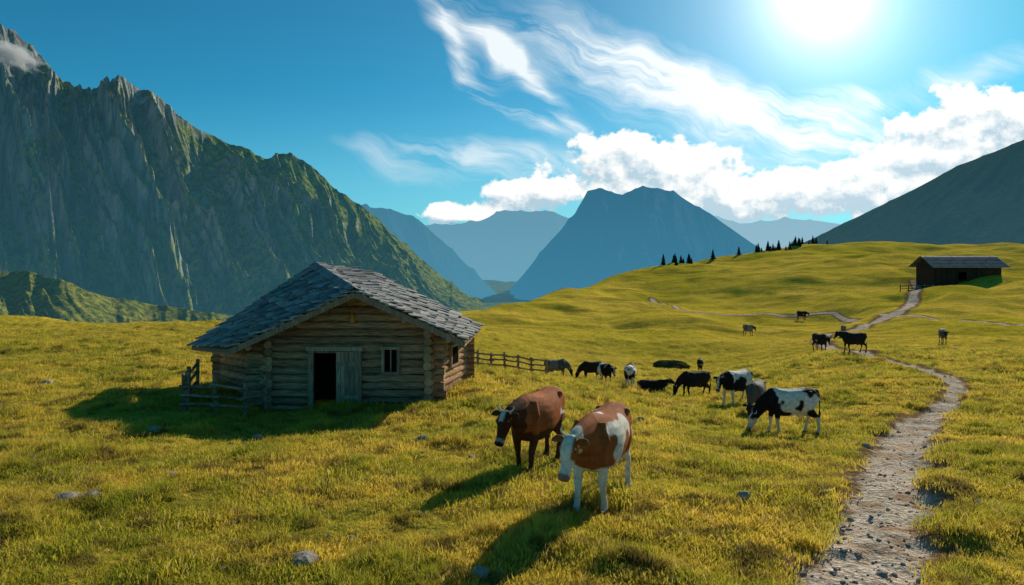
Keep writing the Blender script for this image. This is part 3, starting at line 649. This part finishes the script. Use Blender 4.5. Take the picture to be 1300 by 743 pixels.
    if style=='white_brown':
        put(ishead&(hl>.43),np.array([.42,.22,.17]))
        put((z>.42)&(z<.70)&(x>-.5)&(x<-.1)&(np.abs(y)<.09),np.array([.5,.28,.22]))
    else: put(ishead&(hl>.45),Bk*1.2); put(ishead&(hl>.39)&(hl<.45),Wt*.45)
    if pose!='lie': put(z<.055,np.array([.05,.04,.03]))
    bm=bmesh.new(); bm.from_mesh(bodym)
    E=np.array([(e.verts[0].index,e.verts[1].index) for e in bm.edges]); 
    acc=C.copy(); cnt=np.ones(nv); np.add.at(acc,E[:,0],C[E[:,1]]); np.add.at(acc,E[:,1],C[E[:,0]]); np.add.at(cnt,E[:,0],1); np.add.at(cnt,E[:,1],1); C=acc/cnt[:,None]
    extraC=[]
    def addm(V2,F2,mi,c):
        vs=[bm.verts.new(v) for v in V2]
        for f in F2:
            try: ff_=bm.faces.new([vs[i] for i in f]); ff_.material_index=mi; ff_.smooth=True
            except Exception: pass
        extraC.extend([c]*len(V2))
    for f in bm.faces: f.smooth=True
    earc={'white_brown':Br,'brown':Db,'black_white':Bk,'black':Bk*1.5,'grey':Bk*3}[style]
    for s in(-1,1):
        V2=[];F2=[]; root=H(.015,s*.085,.02)
        pts=[root,root+side*s*.06-hd*.02,root+side*s*.13-hd*.015,root+side*s*.19+hd*.02]
        p,r=smoothpath([tuple(q) for q in pts],[(.016,.022),(.014,.045),(.012,.048),(.004,.010)],3)
        loft(V2,F2,p,r,tuple(hd),12); addm(V2,F2,0,earc)
        V2=[];F2=[]; h0=H(-.035,s*.06,.045)
        pts=[h0,h0+side*s*.05-hd*.03,h0+side*s*.09-hd*.07+hu*.02,h0+side*s*.08-hd*.11+hu*.04]
        p,r=smoothpath([tuple(q) for q in pts],[(.020,.020),(.016,.016),(.010,.010),(.003,.003)],3)
        loft(V2,F2,p,r,tuple(hu),8); addm(V2,F2,2,Wt)
        ec=H(.135,s*.108,.045); V2=[];F2=[]
        loft(V2,F2,[ec-hd*.020,ec-hd*.012,ec,ec+hd*.012,ec+hd*.020],[(.003,.003),(.014,.014),(.018,.018),(.014,.014),(.003,.003)],tuple(hu),8); addm(V2,F2,1,Bk)
        nc=H(.487,s*.036,-.01); V2=[];F2=[]
        loft(V2,F2,[nc-hd*.014,nc,nc+hd*.016],[(.004,.004),(.014,.010),(.004,.004)],tuple(hu),8); addm(V2,F2,1,Bk)
    bmesh.ops.recalc_face_normals(bm,faces=bm.faces)
    me2=bpy.data.meshes.new(name); bm.to_mesh(me2); bm.free()
    allC=np.r_[C,np.array(extraC)]; ca=me2.color_attributes.new('hide','FLOAT_COLOR','POINT'); ca.data.foreach_set('color',np.c_[allC,np.ones(len(allC))].astype(np.float32).ravel())
    me2.materials.clear()
    for m in(cowm,eyem,hornm): me2.materials.append(m)
    ob=bpy.data.objects.new(name,me2); scene.collection.objects.link(ob)
    hx,hy=heading; L_=math.hypot(hx,hy); hx/=L_;hy/=L_
    ob.rotation_euler=(0,0,math.atan2(hy,hx)); ob.scale=(scale,)*3
    zz=np.mean([gz(loc[0]+ax*hx*.55-ay*hy*.16,loc[1]+ax*hy*.55+ay*hx*.16) for ax in(-1,1) for ay in(-1,1)])
    ob.location=(loc[0],loc[1],float(zz)-.01); return ob
def cowat(px,py,ht,*a,**k):
    p=hit(px,py); sc=ht/F*p.y/1.36
    nm="brown_cow" if k.get('style')=='brown' else ("black_cow" if k.get('style')=='black' else "spotted_cow")
    v=.015 if p.y<16 else (.024 if p.y<35 else .035)
    return cow(nm,(p.x,p.y),*a,scale=min(max(sc,.75),1.3),vox=v,**k)
cowat(764,632,121,(-.42,-.90),pose='low',style='white_brown',yaw=-8,steps=(.12,-.14,.10,-.12),seed=4)
cowat(682,596,98,(-.44,-.90),pose='low',style='brown',yaw=-8,steps=(-.10,.13,-.12,.10),seed=2)
cowat(1003,548,58,(-1,-.12),pose='graze',style='black_white',steps=(.05,-.08,.12,-.14),seed=5,pitch=-60)
cowat(960,530,44,(-.5,-.85),pose='graze',style='grey',steps=(0,.05,0,-.05),seed=6)
cowat(935,512,44,(-.80,-.6),pose='low',style='black_white',yaw=10,steps=(.1,-.1,.1,-.1),seed=8,pitch=-65)
cowat(882,505,33,(-1,-.3),pose='graze',style='black',steps=(.05,-.1,.1,-.1),seed=9)
cowat(828,497,26,(1,-.2),pose='lie',style='black',seed=10)
cowat(800,493,31,(.25,1),pose='graze',style='black_white',seed=11)
cowat(767,487,27,(.4,-1),pose='low',style='black_white',seed=12)
cowat(752,483,24,(-1,-.2),pose='graze',style='black',seed=13)
cowat(706,478,15,(1,.3),pose='graze',style='grey',seed=14)
cowat(889,472,15,(.3,1),pose='graze',style='black',seed=15)
cowat(1084,449,26,(-1,-.15),pose='stand',style='black',steps=(.05,-.1,.1,-.1),seed=16)
cowat(1041,447,23,(.1,-1),pose='low',style='black',seed=17)
cowat(1071,425,12,(.3,1),pose='graze',style='grey',seed=18)
cowat(1197,437,19,(-.4,-1),pose='low',style='grey',seed=19)
cowat(950,427,14,(.4,-1),pose='low',style='grey',seed=20)
cowat(1018,407,11,(.6,-1),pose='low',style='black',seed=21)
# ---------------------------------------------------------------- mist on the left summit
vm_,nt,o=newmat("mist"); nb=NB(nt); tc=nb.n('ShaderNodeTexCoord').outputs['Object']
ln=nb.n('ShaderNodeVectorMath',operation='LENGTH'); nt.links.new(tc,ln.inputs[0])
dn=nb.m('MULTIPLY',nb.mr(nb.m('ADD',nb.mr(ln.outputs['Value'],0,1,1,0),nb.m('MULTIPLY',nb.m('SUBTRACT',nb.noise(tc,2.2,4,.6),.5),2.2)),.25,.9),.055)
vs=nb.n('ShaderNodeVolumeScatter'); vs.inputs[0].default_value=(1,1,1,1); vs.inputs['Anisotropy'].default_value=.3; nt.links.new(dn,vs.inputs['Density']); nt.links.new(vs.outputs[0],o.inputs['Volume'])
bm=bmesh.new(); bmesh.ops.create_icosphere(bm,subdivisions=3,radius=1); me=bpy.data.meshes.new("mist_cloud"); bm.to_mesh(me); bm.free(); me.materials.append(vm_)
ob=bpy.data.objects.new("mist_cloud",me); ob.location=W(12,66,1080); ob.scale=(60,50,24); ob.rotation_euler=(0,math.radians(25),0); scene.collection.objects.link(ob)
# ---------------------------------------------------------------- sun and sky
sd=bpy.data.lights.new("sun",'SUN'); sd.energy=5; sd.angle=math.radians(.5); sd.color=(1,.90,.73); so=bpy.data.objects.new("sun",sd); scene.collection.objects.link(so)
sv=Vector((math.sin(AZ)*math.cos(EL),math.cos(AZ)*math.cos(EL),math.sin(EL))); so.rotation_euler=sv.to_track_quat('Z','Y').to_euler()
w=bpy.data.worlds.new("World"); scene.world=w; w.use_nodes=True; nt=w.node_tree; nt.nodes.clear(); nb=NB(nt)
out=nb.n('ShaderNodeOutputWorld'); bg=nb.n('ShaderNodeBackground'); bg.inputs[1].default_value=.1; nt.links.new(bg.outputs[0],out.inputs[0])
sky=nb.n('ShaderNodeTexSky',sky_type='NISHITA'); sky.sun_disc=False; sky.sun_elevation=EL; sky.sun_rotation=AZ; sky.altitude=1800; sky.air_density=1.; sky.dust_density=.6; sky.ozone_density=3
tc=nb.n('ShaderNodeTexCoord').outputs['Generated']; s=nb.n('ShaderNodeSeparateXYZ'); nt.links.new(tc,s.inputs[0])
yy=nb.m('MAXIMUM',s.outputs[1],.08); Xs=nb.m('ADD',6.5,nb.m('MULTIPLY',nb.m('DIVIDE',s.outputs[0],yy),9.)); Ys=nb.m('SUBTRACT',3.3,nb.m('MULTIPLY',nb.m('DIVIDE',s.outputs[2],yy),9.))
cv=nb.n('ShaderNodeCombineXYZ'); nb.put(cv.inputs[0],Xs); nb.put(cv.inputs[1],Ys); P0=cv.outputs[0]
wn=nb.n('ShaderNodeTexNoise'); nb.put(wn.inputs['Vector'],P0); wn.inputs['Scale'].default_value=.7; wn.inputs['Detail'].default_value=3
wv=nb.n('ShaderNodeSeparateXYZ'); nt.links.new(wn.outputs['Color'],wv.inputs[0])
XW=nb.m('ADD',Xs,nb.m('MULTIPLY',nb.m('SUBTRACT',wv.outputs[0],.5),1.3)); YW=nb.m('ADD',Ys,nb.m('MULTIPLY',nb.m('SUBTRACT',wv.outputs[1],.5),1.0))
def ell(X_,Y_,cx,cy,L,Wd,ang,amp):
    a=math.radians(ang); c,s_=math.cos(a),math.sin(a); dx=nb.m('SUBTRACT',X_,cx); dy=nb.m('SUBTRACT',Y_,cy)
    p=nb.m('ADD',nb.m('MULTIPLY',dx,c/L),nb.m('MULTIPLY',dy,s_/L)); q=nb.m('ADD',nb.m('MULTIPLY',dx,-s_/Wd),nb.m('MULTIPLY',dy,c/Wd))
    r=nb.m('ADD',nb.m('MULTIPLY',p,p),nb.m('MULTIPLY',q,q)); return nb.m('MULTIPLY',nb.m('EXPONENT',nb.m('MULTIPLY',r,-1.)),amp)
def sumn(l):
    t=l[0]
    for q in l[1:]: t=nb.m('ADD',t,q)
    return t
cir=sumn([ell(XW,YW,*e) for e in [(8.5,1.1,2.0,.42,24,1.3),(10.1,1.75,1.3,.34,10,1.5),(10.7,1.35,.5,.16,0,1.1),(6.1,1.95,1.3,.18,8,.8),(6.75,.95,.9,.12,48,1.),(6.1,.35,.6,.14,50,.8),(12.2,.95,1.0,.22,-18,.5),(7.2,2.25,2.6,.28,4,.4),(7.6,.6,1.3,.14,20,.6)]])
dx=nb.m('SUBTRACT',XW,7.6); dy=nb.m('SUBTRACT',YW,-.4); rad=nb.m('SQRT',nb.m('ADD',nb.m('MULTIPLY',dx,dx),nb.m('MULTIPLY',dy,dy)))
rq=nb.m('DIVIDE',nb.m('SUBTRACT',rad,2.05),.14); arc=nb.m('MULTIPLY',nb.m('EXPONENT',nb.m('MULTIPLY',nb.m('MULTIPLY',rq,rq),-1.)),nb.m('MULTIPLY',nb.mr(XW,7.6,7.0),nb.mr(YW,-1.,-.2)))
cir=nb.m('ADD',cir,nb.m('MULTIPLY',arc,1.1))
cr=nb.n('ShaderNodeVectorRotate',rotation_type='Z_AXIS'); cw=nb.n('ShaderNodeCombineXYZ'); nb.put(cw.inputs[0],XW); nb.put(cw.inputs[1],YW); nt.links.new(cw.outputs[0],cr.inputs['Vector']); cr.inputs['Angle'].default_value=math.radians(-24)
stv=nb.map(cr.outputs[0],(.45,2.6,1)); streak=nb.noise(stv,1.2,7,.66,.3); soft=nb.noise(nb.map(cr.outputs[0],(.5,1.3,1)),1.3,3,.5)
cir=nb.m('MULTIPLY',cir,nb.m('ADD',nb.mr(streak,.38,.68),nb.m('MULTIPLY',nb.mr(soft,.4,.7),.6)))
cir=nb.mr(cir,.08,1.1,0,1)
blobs=[(6.75,2.50,.75,.32,0,1.),(7.95,2.12,.62,.46,0,1.15),(8.8,2.3,.6,.46,0,1.05),(9.7,2.5,.9,.32,0,1.05),(10.9,2.35,.8,.36,-8,1.05),(11.9,1.8,.8,.48,-25,1.1),(12.9,1.6,.8,.52,0,1.1),(12.4,2.3,1.2,.45,0,.9),(5.9,2.72,.6,.12,0,.9)]
def cumd(ox,oy):
    v=nb.map(P0,(1,1.15,1),(ox,oy*1.15,0)); n_=nb.noise(v,2.1,8,.6)
    xo=nb.m('ADD',Xs,ox); yo=nb.m('ADD',Ys,oy)
    env=sumn([ell(xo,yo,*e) for e in blobs]); env=nb.m('MINIMUM',env,1.15)
    gate=nb.m('MINIMUM',nb.m('MULTIPLY',env,5.),1.)
    return nb.m('ADD',nb.m('MULTIPLY',env,.62),nb.m('MULTIPLY',nb.m('MULTIPLY',nb.m('SUBTRACT',n_,.5),1.6),gate))
cA=cumd(0,0); cB=cumd(.06,-.16)
dens=nb.mr(cA,.24,.40,smooth=True); lit=nb.mr(nb.m('SUBTRACT',cA,cB),-.20,.14)
thick=nb.mr(cA,.40,.95)
cumcol=nb.mix(lit,(4.3,6.0,7.1),(10.6,10.5,10.2)); cumcol=nb.mix(nb.m('MULTIPLY',thick,.25),cumcol,(5.8,7.1,7.9))
base=nb.mix(1.,sky.outputs[0],(.15,.84,.88),'MULTIPLY')
hv=nb.mr(Ys,1.0,3.3,0,.62,smooth=True); base=nb.mix(nb.m('MULTIPLY',hv,nb.mr(Xs,3.,7.,.5,1.)),base,(3.1,6.2,7.5))
front=nb.mr(s.outputs[1],.1,.3)
c1=nb.mix(nb.m('MULTIPLY',nb.m('MULTIPLY',cir,front),.92),base,(9.2,9.8,10.))
c1=nb.mix(nb.m('MULTIPLY',dens,front),c1,cumcol)
gx=nb.m('SUBTRACT',Xs,10.45); gy=nb.m('SUBTRACT',Ys,-.12); gr=nb.m('SQRT',nb.m('ADD',nb.m('MULTIPLY',gx,gx),nb.m('MULTIPLY',gy,gy)))
gl=nb.m('ADD',nb.m('MULTIPLY',nb.m('EXPONENT',nb.m('MULTIPLY',gr,-2.2)),24.),nb.m('MULTIPLY',nb.m('EXPONENT',nb.m('MULTIPLY',gr,-.65)),4.5))
gl=nb.m('MULTIPLY',gl,front)
vm=nb.n('ShaderNodeVectorMath',operation='SCALE'); vm.inputs[0].default_value=(1,.98,.90); nt.links.new(gl,vm.inputs['Scale'])
c2=nb.mix(1.,c1,vm.outputs[0],'ADD')
nt.links.new(c2,bg.inputs[0])
